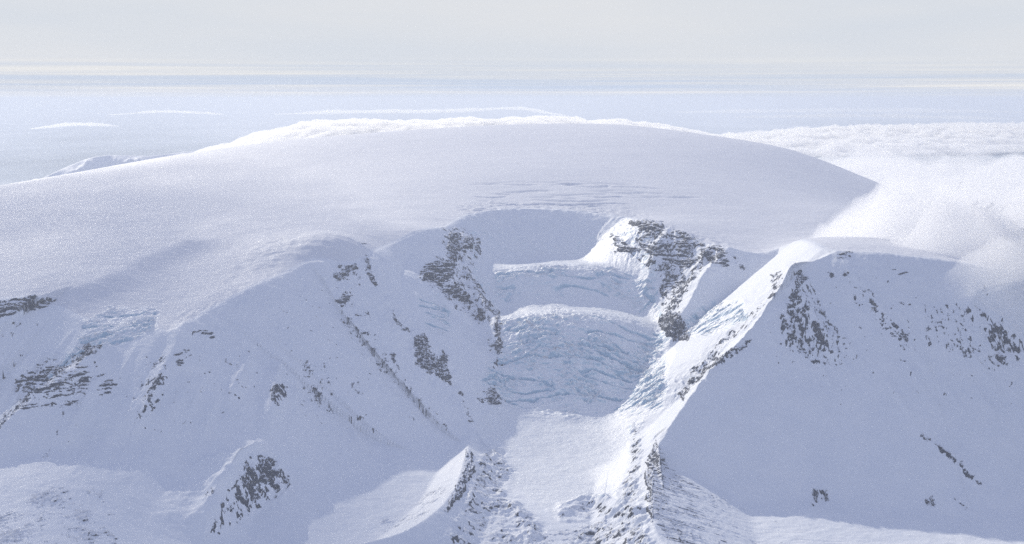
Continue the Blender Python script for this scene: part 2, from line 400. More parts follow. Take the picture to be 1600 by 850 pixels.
# ---- hummocky moraine on the valley floor
def hummock(poly, amp, sx, sy, seed, soft=10, off=0.35):
    H[:] += zone(poly, soft, 6) * amp * (0.35 + 1.2 * sstep(-0.3, 0.4, fbm(GX / 170, GY / 130, 3, seed + 1))) * (ridged(GX / sx, GY / sy, 4, seed) - off)
FIELD_W = [(690, 860), (720, 800), (735, 760), (745, 720), (760, 690), (785, 700), (800, 735), (790, 770), (830, 800), (850, 830), (870, 860)]
FIELD_E = [(965, 800), (965, 770), (985, 720), (985, 670), (1005, 655), (1005, 700), (1000, 760), (1015, 790), (1018, 830), (1012, 860), (960, 860), (880, 858), (905, 825)]
hummock(FIELD_W, 20, 70, 50, 121); hummock(FIELD_E, 20, 60, 50, 123)
hummock([(860, 800), (900, 782), (925, 778), (960, 795), (1000, 800), (1000, 815), (930, 808), (885, 812)], 30, 150, 80, 125, 8, 0.2)
rib([(925, 776), (905, 790), (885, 806)], [22, 18, 6], 40, 50, 0.5, seed=31)
rib([(925, 776), (960, 790), (1000, 806)], [22, 16, 8], 40, 60, 0.5, seed=32)
rib([(805, 785), (815, 815), (840, 845)], [12, 10, 8], 30, 30, 0.6, seed=33)
refresh()
# ---- lateral moraines: sharp crests, ribbed flanks
for M_, sp, am in ((LM, 20, 3.0), (RM, 17, 2.2)):
    cc = dens(M_, 30); dd, _, _, ss, _, sd = polydist(GX, GY, cc)
    near = np.where(sd > 0, sstep(90, 30, dd), sstep(260, 60, dd))
    H += near * np.clip(dd / 12, 0, 1) * am * (ridged(ss / sp + dd / 190 + 0.9 * fbm(GX / 60, GY / 60, 3, 133), dd / 200, 3, 131) - 0.55)
cc = dens(RM, 30); dd, _, _, ss, _, sd = polydist(GX, GY, cc)
fan = zone([(1022, 700), (1050, 735), (1110, 765), (1200, 805), (1320, 848), (1330, 870), (1060, 870), (1040, 840), (1025, 800)], 10)
H += fan * 3.0 * (ridged(ss / 22 + dd / 300 + 1.1 * fbm(GX / 90, GY / 90, 3, 3), dd / 240, 4, 137) - 0.5)
refresh()

# ------------------------------------------------------------------ materials
def nodes(name):
    m = bpy.data.materials.new(name); m.use_nodes = True
    return m, m.node_tree, m.node_tree.nodes['Principled BSDF']
def ramp(nt, src, stops):
    r = nt.nodes.new('ShaderNodeValToRGB'); e = r.color_ramp.elements
    e[0].position, e[0].color = stops[0][0], (*stops[0][1], 1); e[1].position, e[1].color = stops[-1][0], (*stops[-1][1], 1)
    for p_, c_ in stops[1:-1]:
        k = e.new(p_); k.color = (*c_, 1)
    nt.links.new(src, r.inputs[0]); return r.outputs[0]
def noise_node(nt, scale, detail=4, rough=0.55, vec=None):
    n = nt.nodes.new('ShaderNodeTexNoise'); n.inputs['Scale'].default_value = scale; n.inputs['Detail'].default_value = detail; n.inputs['Roughness'].default_value = rough
    if vec is not None: nt.links.new(vec, n.inputs['Vector'])
    return n.outputs['Fac']
def objvec(nt, sc=(1, 1, 1)):
    tc = nt.nodes.new('ShaderNodeTexCoord'); mp = nt.nodes.new('ShaderNodeMapping'); mp.inputs['Scale'].default_value = sc
    nt.links.new(tc.outputs['Object'], mp.inputs[0]); return mp.outputs[0]

def snow_mat(name, c0, c1, ripple=0.35, sx=1.0, sy=1.0):
    m, nt, b = nodes(name)
    v = objvec(nt, (sx, sy, 1))
    f = noise_node(nt, 1 / 130.0, 6, 0.6, v)
    nt.links.new(ramp(nt, f, [(0.3, c0), (0.7, c1)]), b.inputs['Base Color'])
    b.inputs['Roughness'].default_value = 0.65; b.inputs['Specular IOR Level'].default_value = 0.25
    bu = nt.nodes.new('ShaderNodeBump'); bu.inputs['Strength'].default_value = ripple; bu.inputs['Distance'].default_value = 6.0
    nt.links.new(noise_node(nt, 1 / 24.0, 5, 0.65, v), bu.inputs['Height']); nt.links.new(bu.outputs[0], b.inputs['Normal'])
    return m
SNOW = snow_mat('wind packed snow', (0.80, 0.83, 0.88), (0.88, 0.895, 0.92), 0.30)
FIRN = snow_mat('smooth firn of the ice cap', (0.74, 0.755, 0.80), (0.80, 0.81, 0.845), 0.16, 0.6, 1.0)
def ice_mat():
    m, nt, b = nodes('crevassed glacier ice under snow')
    v = objvec(nt, (1, 1.6, 1.2))
    ge = nt.nodes.new('ShaderNodeNewGeometry'); sp = nt.nodes.new('ShaderNodeSeparateXYZ'); nt.links.new(ge.outputs['Normal'], sp.inputs[0])
    ma = nt.nodes.new('ShaderNodeMath'); ma.operation = 'MULTIPLY_ADD'; ma.inputs[1].default_value = 0.5
    nt.links.new(noise_node(nt, 1 / 30.0, 6, 0.65, v), ma.inputs[0]); nt.links.new(sp.outputs[2], ma.inputs[2])
    nt.links.new(ramp(nt, ma.outputs[0], [(0.62, (0.36, 0.52, 0.66)), (0.82, (0.62, 0.74, 0.83)), (0.98, (0.86, 0.885, 0.92))]), b.inputs['Base Color'])
    b.inputs['Roughness'].default_value = 0.5
    bu = nt.nodes.new('ShaderNodeBump'); bu.inputs['Strength'].default_value = 0.5; bu.inputs['Distance'].default_value = 8.0
    nt.links.new(noise_node(nt, 1 / 14.0, 6, 0.7, v), bu.inputs['Height']); nt.links.new(bu.outputs[0], b.inputs['Normal'])
    return m
ICE = ice_mat()
def rock_mat(name, dark, light, dust0, dust1, sc):
    """basalt with snow lying on whatever is flat enough to hold it"""
    m, nt, b = nodes(name)
    v = objvec(nt, sc)
    col = ramp(nt, noise_node(nt, 1 / 16.0, 6, 0.65, v), [(0.3, dark), (0.7, light)])
    ge = nt.nodes.new('ShaderNodeNewGeometry'); sp = nt.nodes.new('ShaderNodeSeparateXYZ'); nt.links.new(ge.outputs['Normal'], sp.inputs[0])
    ma = nt.nodes.new('ShaderNodeMath'); ma.operation = 'MULTIPLY_ADD'; ma.inputs[1].default_value = 0.75
    nt.links.new(noise_node(nt, 1 / 9.0, 6, 0.72, objvec(nt, (1, 0.42, 0.42))), ma.inputs[0]); nt.links.new(sp.outputs[2], ma.inputs[2])
    mr = nt.nodes.new('ShaderNodeMapRange'); mr.inputs[1].default_value = dust0; mr.inputs[2].default_value = dust1; nt.links.new(ma.outputs[0], mr.inputs[0])
    mx = nt.nodes.new('ShaderNodeMix'); mx.data_type = 'RGBA'; nt.links.new(mr.outputs[0], mx.inputs[0]); nt.links.new(col, mx.inputs[6]); mx.inputs[7].default_value = (0.82, 0.84, 0.88, 1)
    nt.links.new(mx.outputs[2], b.inputs['Base Color']); b.inputs['Roughness'].default_value = 0.85
    return m
ROCK = rock_mat('bedded dark basalt with snow on its ledges', (0.012, 0.018, 0.042), (0.042, 0.055, 0.095), 1.13, 1.25, (1, 1, 2.2))
RUBBLE = rock_mat('grey moraine rubble dusted with snow', (0.02, 0.026, 0.048), (0.062, 0.074, 0.11), 1.10, 1.22, (1, 1, 1))

# ------------------------------------------------------------------ meshes cut from height data
def build(name, X, Y, Z, faces_mask, mat, origin=None):
    nv, nu = X.shape
    idx = np.arange(nv * nu).reshape(nv, nu)
    q = np.stack([idx[:-1, :-1], idx[:-1, 1:], idx[1:, 1:], idx[1:, :-1]], -1)[faces_mask]
    used = np.zeros(nv * nu, bool); used[q.ravel()] = True
    remap = np.cumsum(used) - 1
    co = np.stack([X, Y, Z], -1).reshape(-1, 3)[used]
    o0 = np.zeros(3) if origin is None else np.r_[co[:, :2].mean(0), co[:, 2].min()]
    co = (co - o0).astype(F32)
    q = remap[q].astype(np.int32)
    me = bpy.data.meshes.new(name)
    me.vertices.add(len(co)); me.vertices.foreach_set('co', co.ravel())
    me.loops.add(q.size); me.loops.foreach_set('vertex_index', q.ravel())
    me.polygons.add(len(q)); me.polygons.foreach_set('loop_start', np.arange(0, q.size, 4, dtype=np.int32))
    me.polygons.foreach_set('use_smooth', np.ones(len(q), bool))
    me.update(); me.materials.append(mat)
    o = bpy.data.objects.new(name, me); o.location = o0; C.objects.link(o); return o
def tag(o, label, cat, group=None):
    o['label'] = label; o['category'] = cat
    if group: o['group'] = group
    return o

fc = lambda a: a[:-1, :-1]
icem = ((wice > 0.5) | (wb > 0.5) | (wd > 0.5) | (wr_ > 0.5) | (wl_ > 0.5) | (wh > 0.5))
tongue = zone([(735, 655), (775, 640), (900, 650), (1035, 640), (1005, 660), (985, 700), (965, 780), (930, 775), (860, 800), (800, 760), (790, 690), (750, 690)], 4, 8) > 0.5
region = np.zeros(H.shape, int)
region[ins & (RD > 12)] = 1
region[gi & (gd > 15) & ~(ins & (RD > 12)) | icem & ~ins | tongue] = 2
region[icem & ins] = 2
def refine(a, n):
    """bilinear refinement of a grid window"""
    j = np.linspace(0, a.shape[0] - 1, (a.shape[0] - 1) * n + 1); i = np.linspace(0, a.shape[1] - 1, (a.shape[1] - 1) * n + 1)
    j0 = np.minimum(j.astype(int), a.shape[0] - 2); i0 = np.minimum(i.astype(int), a.shape[1] - 2)
    v = (j - j0)[:, None]; u = (i - i0)[None]
    A = a[j0][:, i0]; B = a[j0][:, i0 + 1]; D = a[j0 + 1][:, i0]; E = a[j0 + 1][:, i0 + 1]
    return A * (1 - u) * (1 - v) + B * u * (1 - v) + D * (1 - u) * v + E * u * v
rmask = fc(region)
build('mountain_slopes', GX, GY, H, rmask == 0, SNOW)['kind'] = 'structure'
build('ice_cap', GX, GY, H, rmask == 1, FIRN)['kind'] = 'structure'
def glacier(x0, x1, y0, y1, weight, seed, bow):
    """the ice is meshed twice as fine as the slopes so that its cracks and seracs stand open"""
    m = (region == 2) & (PX > x0) & (PX < x1) & (PY > y0) & (PY < y1)
    jj, ii = np.where(m); s = (slice(jj.min() - 1, jj.max() + 2), slice(ii.min() - 1, ii.max() + 2))
    n = 2; X, Y, Z, W = (refine(a[s].astype(float), n) for a in (GX, GY, H, weight))
    W = sstep(0.5, 0.95, W)
    A = Y + bow * (X - 150) ** 2 + 14 * fbm(X / 130, Y / 130, 3, seed)
    big = fbm(X / 210, Y / 150, 4, seed + 8)
    act = sstep(-0.18, 0.25, big)
    c1 = np.exp(-(pn(X / 190, A / 24, seed + 1) / 0.07) ** 2) * sstep(-0.2, 0.15, fbm(X / 150, Y / 110, 3, seed + 2))
    c2 = np.exp(-(pn(X / 50 + 0.3 * A / 60, A / 42, seed + 3) / 0.07) ** 2) * sstep(0.0, 0.3, fbm(X / 120, Y / 120, 2, seed + 4))
    c3 = np.exp(-(pn(X / 420, A / 85, seed + 9) / 0.05) ** 2)
    blk = sstep(-0.05, 0.05, pn(X / 90 + 0.2 * A / 30, A / 26, seed + 5)) + 0.6 * sstep(-0.06, 0.06, pn(X / 34, A / 15, seed + 6)) + 0.3 * sstep(-0.1, 0.1, pn(X / 13, A / 8, seed + 7))
    Z = Z + W * (-12 * c1 * (0.3 + 0.7 * act) - 9 * c2 * act - 15 * c3 + 9 * (blk - 0.95) * act + 10 * big)
    fm = np.repeat(np.repeat((fc(region) == 2)[s[0].start:s[0].stop - 1, s[1].start:s[1].stop - 1], n, 0), n, 1)
    fm &= np.repeat(np.repeat(fc(m)[s[0].start:s[0].stop - 1, s[1].start:s[1].stop - 1], n, 0), n, 1)
    build('glacier', X, Y, Z, fm, ICE)['kind'] = 'structure'
    return m
wmain = np.maximum.reduce([wice, wb * 0.85, wd, wr_, wh])
ma_ = glacier(500, 1300, 200, 1200, wmain, 601, 0.00055)
mb_ = glacier(-2000, 500.0001, 200, 1200, wl_, 631, 0.0)
rest = (region == 2) & ~ma_ & ~mb_
if fc(rest).any(): build('glacier', GX, GY, H, fc(rest), ICE)['kind'] = 'structure'

def line_poly(pts, w):
    p = np.array(pts, float); t = np.gradient(p, axis=0); n = np.c_[-t[:, 1], t[:, 0]]; n /= np.linalg.norm(n, axis=1)[:, None]
    ww = 1.35 * w * np.linspace(0.8, 1, len(p))[:, None]
    return [tuple(q) for q in np.vstack([p + n * ww, (p - n * ww)[::-1]])]

def outcrop(name, poly, style, cover, amp, label, cat, group, seed, mat=None, soft=5.0, n=2):
    """a craggy rock body under the snow that breaks through where it stands higher than the snow surface"""
    p = np.array(poly, float)
    if style in ('crag', 'strata') and np.ptp(p[:, 0]) < 130: p = p.mean(0) + (p - p.mean(0)) * 1.12
    m = (PX > p[:, 0].min() - soft * 2) & (PX < p[:, 0].max() + soft * 2) & (PY > p[:, 1].min() - soft * 2) & (PY < p[:, 1].max() + soft * 2) & VIS
    jj, ii = np.where(m)
    if len(jj) == 0: print('EMPTY', label); return
    s = (slice(max(jj.min() - 2, 0), jj.max() + 3), slice(max(ii.min() - 2, 0), min(ii.max() + 3, NU)))
    if (jj.max() - jj.min()) * (ii.max() - ii.min()) < 4000: n = max(n, 3)
    X, Y, Z = refine(GX[s], n), refine(GY[s], n), refine(H[s], n)
    qx, qy = project(X, Y, Z)
    wx = qx + 5 * fbm(qx / 14, qy / 14, 3, seed); wy = qy + 4 * fbm(qx / 14, qy / 14, 3, seed + 5)
    dd = polydist(wx, wy, p, True)[0]; inn = inside(wx, wy, p)
    sd = np.where(inn, dd, -dd)
    M = np.clip((sd + soft) / (2 * soft), 0, 1)
    if style == 'strata':
        bed = Z / 17.0 + 1.6 * fbm(X / 120, Y / 120 + Z / 60, 4, seed + 9)
        tri = np.abs((bed % 1.0) - 0.35) * 1.8
        v = 0.34 * (0.75 - tri) + 0.8 * fbm(X / 50, Z / 24 + Y / 90, 7, seed, 0.76) + 0.25 * pn(X / 110, Y / 110, seed + 3)
    elif style == 'gully':
        v = 0.9 * (ridged(X / 22 + 0.4 * fbm(X / 60, Y / 60, 2, seed), Y / 110 + Z / 140, 4, seed, 0.6) - 0.62) + 0.5 * fbm(X / 26, Y / 22, 4, seed + 7)
    elif style == 'rubble':
        v = 0.6 * (ridged(X / 30 + Y / 60, Y / 15, 5, seed, 0.66) - 0.6) + 0.8 * fbm(X / 60, Y / 40, 6, seed + 7, 0.64)
    elif style == 'streak':
        a, b = X + 0.75 * Y, Y - 0.75 * X
        v = 0.9 * (fbm(a / 40, b / 9, 4, seed, 0.6)) + 0.5 * fbm(X / 90, Y / 90, 2, seed + 7)
    elif style == 'fan':
        ang = np.arctan2(Y - RMD[0][1], X - RMD[0][0])
        d_, _, _, s_, _, _ = polydist(X, Y, RMD)
        v = 1.0 * (ridged(s_ / 13 + d_ / 200 + 0.6 * fbm(X / 70, Y / 70, 2, seed), d_ / 420, 3, seed, 0.6) - 0.6) + 0.45 * fbm(X / 60, Y / 60, 5, seed + 7, 0.6) - 0.0011 * d_
    else:
        v = 0.6 * (ridged(X / 34 + 0.3 * fbm(X / 50, Y / 50, 2, seed), Z / 60 + Y / 120, 6, seed, 0.74) - 0.62) + 0.8 * fbm(X / 46, Y / 46, 7, seed + 7, 0.76)
    thr = np.quantile(v[M > 0.5], max(0.04, 1 - cover * 1.25)) if (M > 0.5).any() else 0
    R = amp * 2.0 * np.tanh((v - thr) / 0.6)
    R = R - (1 - M) ** 1.0 * amp * 2.2
    fm = np.zeros((X.shape[0] - 1, X.shape[1] - 1), bool)
    keep = M > 0.03
    fm = keep[:-1, :-1] | keep[1:, :-1] | keep[:-1, 1:] | keep[1:, 1:]
    if not fm.any(): print('NOFACE', label); return
    o = build(name, X, Y, Z + R, fm, mat or ROCK, True)
    if label: tag(o, label, cat, group)
    return o
RMD = dens(RM, 30)
OC = [
 # polygon (photo px), style, cover, amp, label
 ([(-60, 472), (0, 468), (50, 461), (92, 466), (80, 478), (40, 490), (0, 498), (-60, 505)], 'strata', .62, 9, 'long dark rock band under the snow edge at the far left of the picture'),
 ([(116, 545), (138, 536), (158, 540), (148, 552), (128, 566), (112, 556)], 'crag', .5, 7, 'small dark rock knob topping the lit ridge below the western icefall'),
 ([(36, 618), (44, 592), (62, 570), (132, 582), (142, 600), (120, 610), (62, 612)], 'strata', .42, 7, 'terraced dark ledges stacked in bands on the western ridge crest'),
 ([(150, 590), (182, 588), (180, 595), (150, 597)], 'strata', .4, 5, 'thin level rock ledge just right of the terraced western ledges'),
 (line_poly([(56, 606), (36, 625), (14, 648), (-6, 668)], 5), 'crag', .5, 6, 'line of rocks along the lower western ridge leading to the left edge'),
 (line_poly([(100, 640), (92, 665), (80, 698), (62, 722)], 3), 'crag', .35, 5, 'broken string of rocks down the shaded slope below the terraced ledges'),
 ([(249, 576), (258, 580), (243, 612), (228, 642), (219, 644), (232, 606)], 'crag', .55, 6, 'narrow rock rib with a lit snow edge midway down the left face'),
 ([(290, 515), (330, 512), (340, 528), (300, 530)], 'strata', .28, 4, 'faint rock flecks under the snowy ridge end left of the big shaded face'),
 ([(425, 604), (438, 596), (450, 604), (448, 622), (438, 634), (424, 628)], 'crag', .55, 6, 'dark rocks at the foot of the bright snow streak on the left spur'),
 ([(475, 595), (500, 600), (508, 625), (480, 632)], 'crag', .22, 4, 'scattered rock flecks right of the bright snow streak on the left spur'),
 ([(392, 712), (424, 716), (446, 740), (454, 762), (432, 772), (412, 770), (398, 792), (382, 790), (368, 774), (380, 738)], 'crag', .5, 9, 'pyramid shaped rock summit of the lower left spur'),
 ([(319, 772), (331, 758), (336, 766), (324, 778)], 'crag', .6, 6, 'small rock block on the lit snow left of the pyramid rock'),
 (line_poly([(362, 790), (345, 808), (330, 828), (318, 845)], 3.5), 'crag', .5, 5, 'thin rock crest running down from the pyramid rock to the bottom edge'),
 ([(493, 796), (500, 795), (502, 801), (495, 802)], 'crag', .7, 4, 'single lone dark boulder on the smooth shaded slope right of the pyramid rock'),
 ([(518, 432), (530, 414), (552, 410), (562, 420), (543, 432), (530, 442)], 'crag', .55, 8, 'topmost rock cluster at the upper corner of the big left face'),
 ([(522, 470), (532, 460), (548, 450), (553, 464), (537, 477)], 'crag', .6, 7, 'second rock cluster just under the topmost one on the big left face'),
 (line_poly([(572, 400), (575, 414), (578, 430), (586, 446)], 4.5), 'crag', .6, 7, 'upright rock spike on the crest between left face and hanging bowl'),
 (line_poly([(528, 494), (552, 520), (575, 542), (596, 572)], 3.5), 'crag', .5, 2.6, 'thin slanting line of rocks crossing the big left face'),
 (line_poly([(618, 592), (645, 625), (668, 648)], 2.2), 'crag', .5, 2, 'fine rock thread low on the big left face'),
 ([(684, 660), (694, 660), (704, 676), (694, 674)], 'crag', .6, 5, 'rock tip at the lower end of the big left face'),
 ([(604, 548), (614, 550), (626, 574), (634, 586), (620, 582)], 'crag', .6, 6, 'short dark rock streak between the slanting line and the cliff'),
 (line_poly([(613, 486), (619, 498), (626, 508), (640, 520)], 4), 'crag', .55, 6, 'small rock fin at the head of the middle cliff rib'),
 ([(648, 528), (668, 521), (674, 545), (684, 558), (690, 543), (700, 556), (702, 586), (710, 604), (690, 592), (668, 580), (652, 572), (647, 548)], 'crag', .66, 10, 'large two-pronged dark cliff standing left of the icefall'),
 ([(698, 366), (718, 362), (738, 372), (744, 388), (724, 392), (712, 412), (698, 396)], 'crag', .58, 10, 'high rock tower at the left corner of the cirque headwall'),
 (line_poly([(712, 410), (722, 420), (730, 430), (738, 440)], 3.5), 'crag', .5, 6, 'short rock steps leading down from the high rock tower'),
 ([(655, 430), (668, 414), (690, 408), (708, 414), (712, 430), (694, 440), (664, 436)], 'strata', .82, 8, 'broad smooth dark rock lens above the hanging snow bowl'),
 ([(684, 446), (706, 442), (722, 450), (742, 468), (734, 474), (704, 464)], 'strata', .72, 8, 'elongated dark rock band slanting below the rock lens'),
 ([(744, 478), (756, 484), (766, 499), (750, 501), (744, 490)], 'crag', .75, 7, 'dark triangular rock beside the middle ice bench'),
 ([(772, 484), (781, 490), (784, 540), (779, 566), (772, 568), (775, 530)], 'crag', .72, 8, 'upright dark rock wall at the left margin of the icefall'),
 ([(760, 538), (770, 536), (772, 552), (762, 550)], 'crag', .6, 6, 'small dark rock tucked left of the upright rock wall'),
 ([(740, 612), (775, 602), (785, 630), (750, 634)], 'crag', .25, 4, 'rock flecks on the left foot of the icefall'),
 ([(984, 348), (1008, 342), (1034, 347), (1036, 360), (1002, 361)], 'strata', .75, 9, 'dark cap rock on the right corner of the cirque headwall'),
 ([(956, 364), (966, 368), (984, 382), (998, 386), (990, 394), (962, 394)], 'strata', .6, 8, 'rock step at the left foot of the right hand cliffs'),
 ([(996, 374), (1030, 358), (1062, 360), (1098, 380), (1098, 398), (1074, 418), (1040, 412), (1010, 394)], 'strata', .42, 9, 'broad sunlit cliff of banded rock and snow right of the headwall'),
 ([(1036, 425), (1060, 420), (1062, 455), (1040, 465)], 'strata', .26, 6, 'thin rock bands on the sunlit snow under the banded cliff'),
 ([(1096, 388), (1130, 384), (1144, 398), (1140, 416), (1108, 412)], 'strata', .55, 8, 'shaded rock block capping the buttress right of the banded cliff'),
 ([(1074, 428), (1090, 424), (1086, 440), (1076, 444)], 'crag', .5, 6, 'small rock nose on the shaded edge below the buttress'),
 ([(1030, 502), (1044, 486), (1062, 494), (1077, 514), (1074, 530), (1054, 532), (1036, 518)], 'crag', .75, 11, 'dark rock bastion at the lower end of the sunlit cirque wall'),
 ([(1234, 424), (1250, 424), (1264, 434), (1252, 450), (1254, 472), (1240, 484), (1228, 474), (1240, 446)], 'crag', .55, 8, 'dark rocky crest of the pointed snow peak'),
 ([(1200, 428), (1228, 420), (1224, 450), (1206, 455)], 'crag', .3, 6, 'broken rocks on the left shoulder of the pointed snow peak'),
 ([(1218, 486), (1254, 478), (1292, 520), (1312, 546), (1272, 560), (1248, 552), (1216, 524)], 'gully', .34, 7, 'gullied rock ribs on the shaded front of the pointed snow peak'),
 (line_poly([(1270, 470), (1290, 495), (1310, 520)], 4), 'crag', .35, 5, 'thin rock line right of the gullied ribs on the pointed peak'),
 ([(1082, 572), (1110, 560), (1150, 540), (1182, 522), (1166, 546), (1120, 576), (1096, 596), (1080, 602)], 'crag', .42, 8, 'rocky sunlit ridge crest below the pointed snow peak'),
 (line_poly([(1084, 590), (1074, 606), (1062, 622)], 6), 'crag', .45, 6, 'lowest rocks of the sunlit ridge above the right moraine'),
 ([(1298, 394), (1332, 392), (1340, 404), (1308, 404)], 'strata', .5, 7, 'flat dark rocks at the snow rim under the cloud bank'),
 ([(1290, 424), (1304, 424), (1308, 446), (1296, 440)], 'crag', .45, 6, 'small rock cluster below the rim right of the pointed peak'),
 (line_poly([(1354, 456), (1366, 474), (1380, 488)], 3.5), 'crag', .45, 5, 'upper short rock streak on the wide right face'),
 (line_poly([(1390, 500), (1408, 520), (1424, 542)], 5), 'crag', .45, 6, 'lower rock streak on the wide right face'),
 (line_poly([(1454, 485), (1452, 505), (1448, 520)], 3), 'crag', .35, 4, 'faint upright rock streak in the middle of the wide right face'),
 ([(1524, 474), (1562, 506), (1604, 532), (1640, 560), (1550, 552), (1538, 520)], 'gully', .4, 8, 'gullied triangular rock rib at the right edge of the picture'),
 ([(1500, 540), (1560, 542), (1600, 560), (1560, 575), (1505, 560)], 'crag', .2, 5, 'scattered rocks at the foot of the triangular right rib'),
 ([(1266, 764), (1290, 765), (1302, 788), (1284, 783), (1268, 794)], 'gully', .5, 7, 'small ribbed rock hillock at the foot of the wide right face'),
 (line_poly([(1440, 682), (1462, 694), (1492, 718), (1528, 756)], 2.6), 'crag', .75, 6, 'long thin dark rock dyke slanting down the lower right face'),
 ([(1444, 786), (1448, 772), (1458, 770), (1464, 792), (1446, 794)], 'crag', .5, 6, 'small triangular rock at the foot of the slanting dyke'),
 (line_poly([(1486, 778), (1500, 786), (1512, 796)], 4), 'crag', .4, 5, 'short rock streak right of the small triangular rock'),
 ([(744, 366), (752, 372), (748, 392), (742, 386)], 'crag', .55, 7, 'dark rock corner just right of the high rock tower under the ice lip'),
 (line_poly([(742, 446), (752, 462), (764, 480), (774, 492)], 4), 'crag', .5, 6, 'broken rocks stepping down above the upright rock wall'),
 (line_poly([(716, 612), (728, 636), (736, 660)], 4), 'crag', .4, 5, 'thin rock string leading from the two-pronged cliff to the left moraine'),
 ([(1058, 440), (1074, 436), (1066, 470), (1048, 492), (1038, 488)], 'crag', .45, 8, 'ragged rocks between the banded cliff and the dark bastion'),
 ([(1140, 400), (1160, 398), (1168, 420), (1150, 428)], 'crag', .2, 5, 'few rock flecks on the shaded back of the buttress block'),
 ([(560, 372), (580, 376), (574, 386), (556, 382)], 'strata', .2, 3, 'faint dark flecks on the snow bumps above the big left face'),
 (line_poly([(120, 655), (112, 680), (96, 705)], 2.5), 'crag', .4, 4, 'second broken rock string just right of the first one below the ledges'),
 ([(540, 590), (560, 596), (572, 622), (556, 618)], 'crag', .3, 4, 'sprinkle of small rocks in the middle of the big left face'),
 ([(262, 548), (300, 540), (320, 560), (280, 572)], 'strata', .15, 4, 'few thin rock ledges under the snowy ridge end'),
 ([(1395, 420), (1420, 424), (1418, 432), (1394, 430)], 'strata', .4, 5, 'short level rock ledge high on the wide right face'),
 ([(692, 364), (742, 366), (752, 400), (742, 430), (776, 486), (784, 560), (768, 566), (752, 506), (700, 470), (664, 440), (690, 400)], 'crag', .2, 8, 'broken rock and snow wall framing the left side of the icefall'),
 ([(1000, 352), (1060, 362), (1110, 384), (1096, 430), (1066, 470), (1070, 520), (1034, 500), (1024, 440), (980, 394)], 'crag', .24, 8, 'ragged snow-veined wall framing the right side of the icefall'),
 ([(520, 420), (560, 410), (572, 470), (612, 560), (690, 650), (676, 660), (580, 570), (530, 500)], 'crag', .12, 4, 'sparse rock ribs along the upper right edge of the big left face'),
 ([(1236, 424), (1264, 430), (1300, 500), (1350, 560), (1290, 580), (1220, 545), (1196, 520), (1226, 470)], 'gully', .14, 6, 'long thin rock ribs fanning out below the pointed snow peak'),
 ([(1208, 450), (1230, 440), (1180, 500), (1120, 560), (1080, 600), (1060, 610), (1110, 540), (1170, 490)], 'crag', .17, 7, 'scattered rocks on the sunlit flank of the crest below the peak'),
 ([(20, 590), (70, 556), (150, 560), (190, 600), (150, 640), (80, 640), (20, 650)], 'strata', .16, 6, 'sparse level rock ledges spread around the western ridge crest'),
 ([(380, 720), (350, 770), (320, 830), (345, 840), (400, 800), (440, 780), (420, 740)], 'gully', .16, 6, 'thin rock streaks on the flanks below the pyramid rock'),
 ([(1300, 402), (1345, 430), (1400, 500), (1440, 560), (1410, 560), (1350, 490), (1300, 440)], 'crag', .09, 5, 'diagonal scatter of rocks crossing the upper part of the wide right face'),
 ([(1440, 470), (1520, 470), (1530, 540), (1560, 560), (1440, 545)], 'gully', .10, 5, 'faint rock ribs left of the triangular right rib'),
 ([(225, 560), (262, 560), (255, 620), (215, 680), (200, 680), (215, 620)], 'crag', .14, 5, 'rock crumbs strewn around the narrow rib on the left face'),
 ([(470, 560), (520, 570), (515, 640), (470, 640)], 'crag', .08, 4, 'sprinkle of dark rocks right of the left spur high on the face'),
]
for k, (poly_, st_, cv_, am_, lb_) in enumerate(OC):
    outcrop('rock_outcrop', poly_, st_, cv_, am_, lb_, 'rock outcrop', 'rock outcrops breaking through the snow', 200 + 13 * k)
# moraines
outcrop('moraine_ridge', [(728, 702), (737, 704), (742, 735), (726, 770), (704, 796), (690, 806), (700, 785), (714, 755), (726, 725)], 'gully', .75, 6, 'sharp curved moraine ridge left of the glacier tongue with dark rubble flank', 'moraine', 'lateral moraines', 901, RUBBLE, 4)
outcrop('moraine_ridge', [(1025, 682), (1032, 690), (1046, 728), (1120, 770), (1210, 806), (1330, 850), (1340, 880), (1180, 875), (1090, 862), (1040, 846), (1020, 812), (1012, 760), (1014, 715)], 'fan', .17, 3.5, 'tall straight moraine ridge right of the glacier tongue with ribbed flank', 'moraine', 'lateral moraines', 905, RUBBLE, 5)
outcrop('moraine_mound', FIELD_W, 'rubble', .3, 4.5, 'hummocky field of dark rubble along the left side of the glacier tongue', 'moraine', 'hummocky rubble moraines', 911, RUBBLE, 6, 1)
outcrop('moraine_mound', [(975, 800), (968, 770), (985, 720), (985, 672), (1003, 655), (1005, 700), (998, 760), (1008, 790), (1010, 800)], 'rubble', .32, 4, 'narrow strip of dark rubble along the right side of the glacier tongue', 'moraine', 'hummocky rubble moraines', 915, RUBBLE, 5, 1)
outcrop('moraine_mound', [(870, 805), (885, 790), (925, 776), (965, 794), (1000, 802), (990, 812), (930, 810), (885, 812)], 'rubble', .36, 5, 'isolated rubble mound at the snout of the glacier tongue', 'moraine', 'hummocky rubble moraines', 919, RUBBLE, 5, 1)
outcrop('moraine_mound', [(850, 830), (905, 820), (960, 808), (1005, 815), (1018, 840), (1012, 870), (840, 870)], 'rubble', .42, 5, 'dark rubble hummocks along the bottom edge beside the right moraine', 'moraine', 'hummocky rubble moraines', 923, RUBBLE, 5, 1)
o = outcrop('scattered_rocks', [(0, 800), (60, 765), (130, 745), (170, 770), (190, 850), (190, 900), (-60, 900), (-60, 830)], 'streak', .2, 5, None, None, None, 931, RUBBLE, 8, 1); o['kind'] = 'stuff'
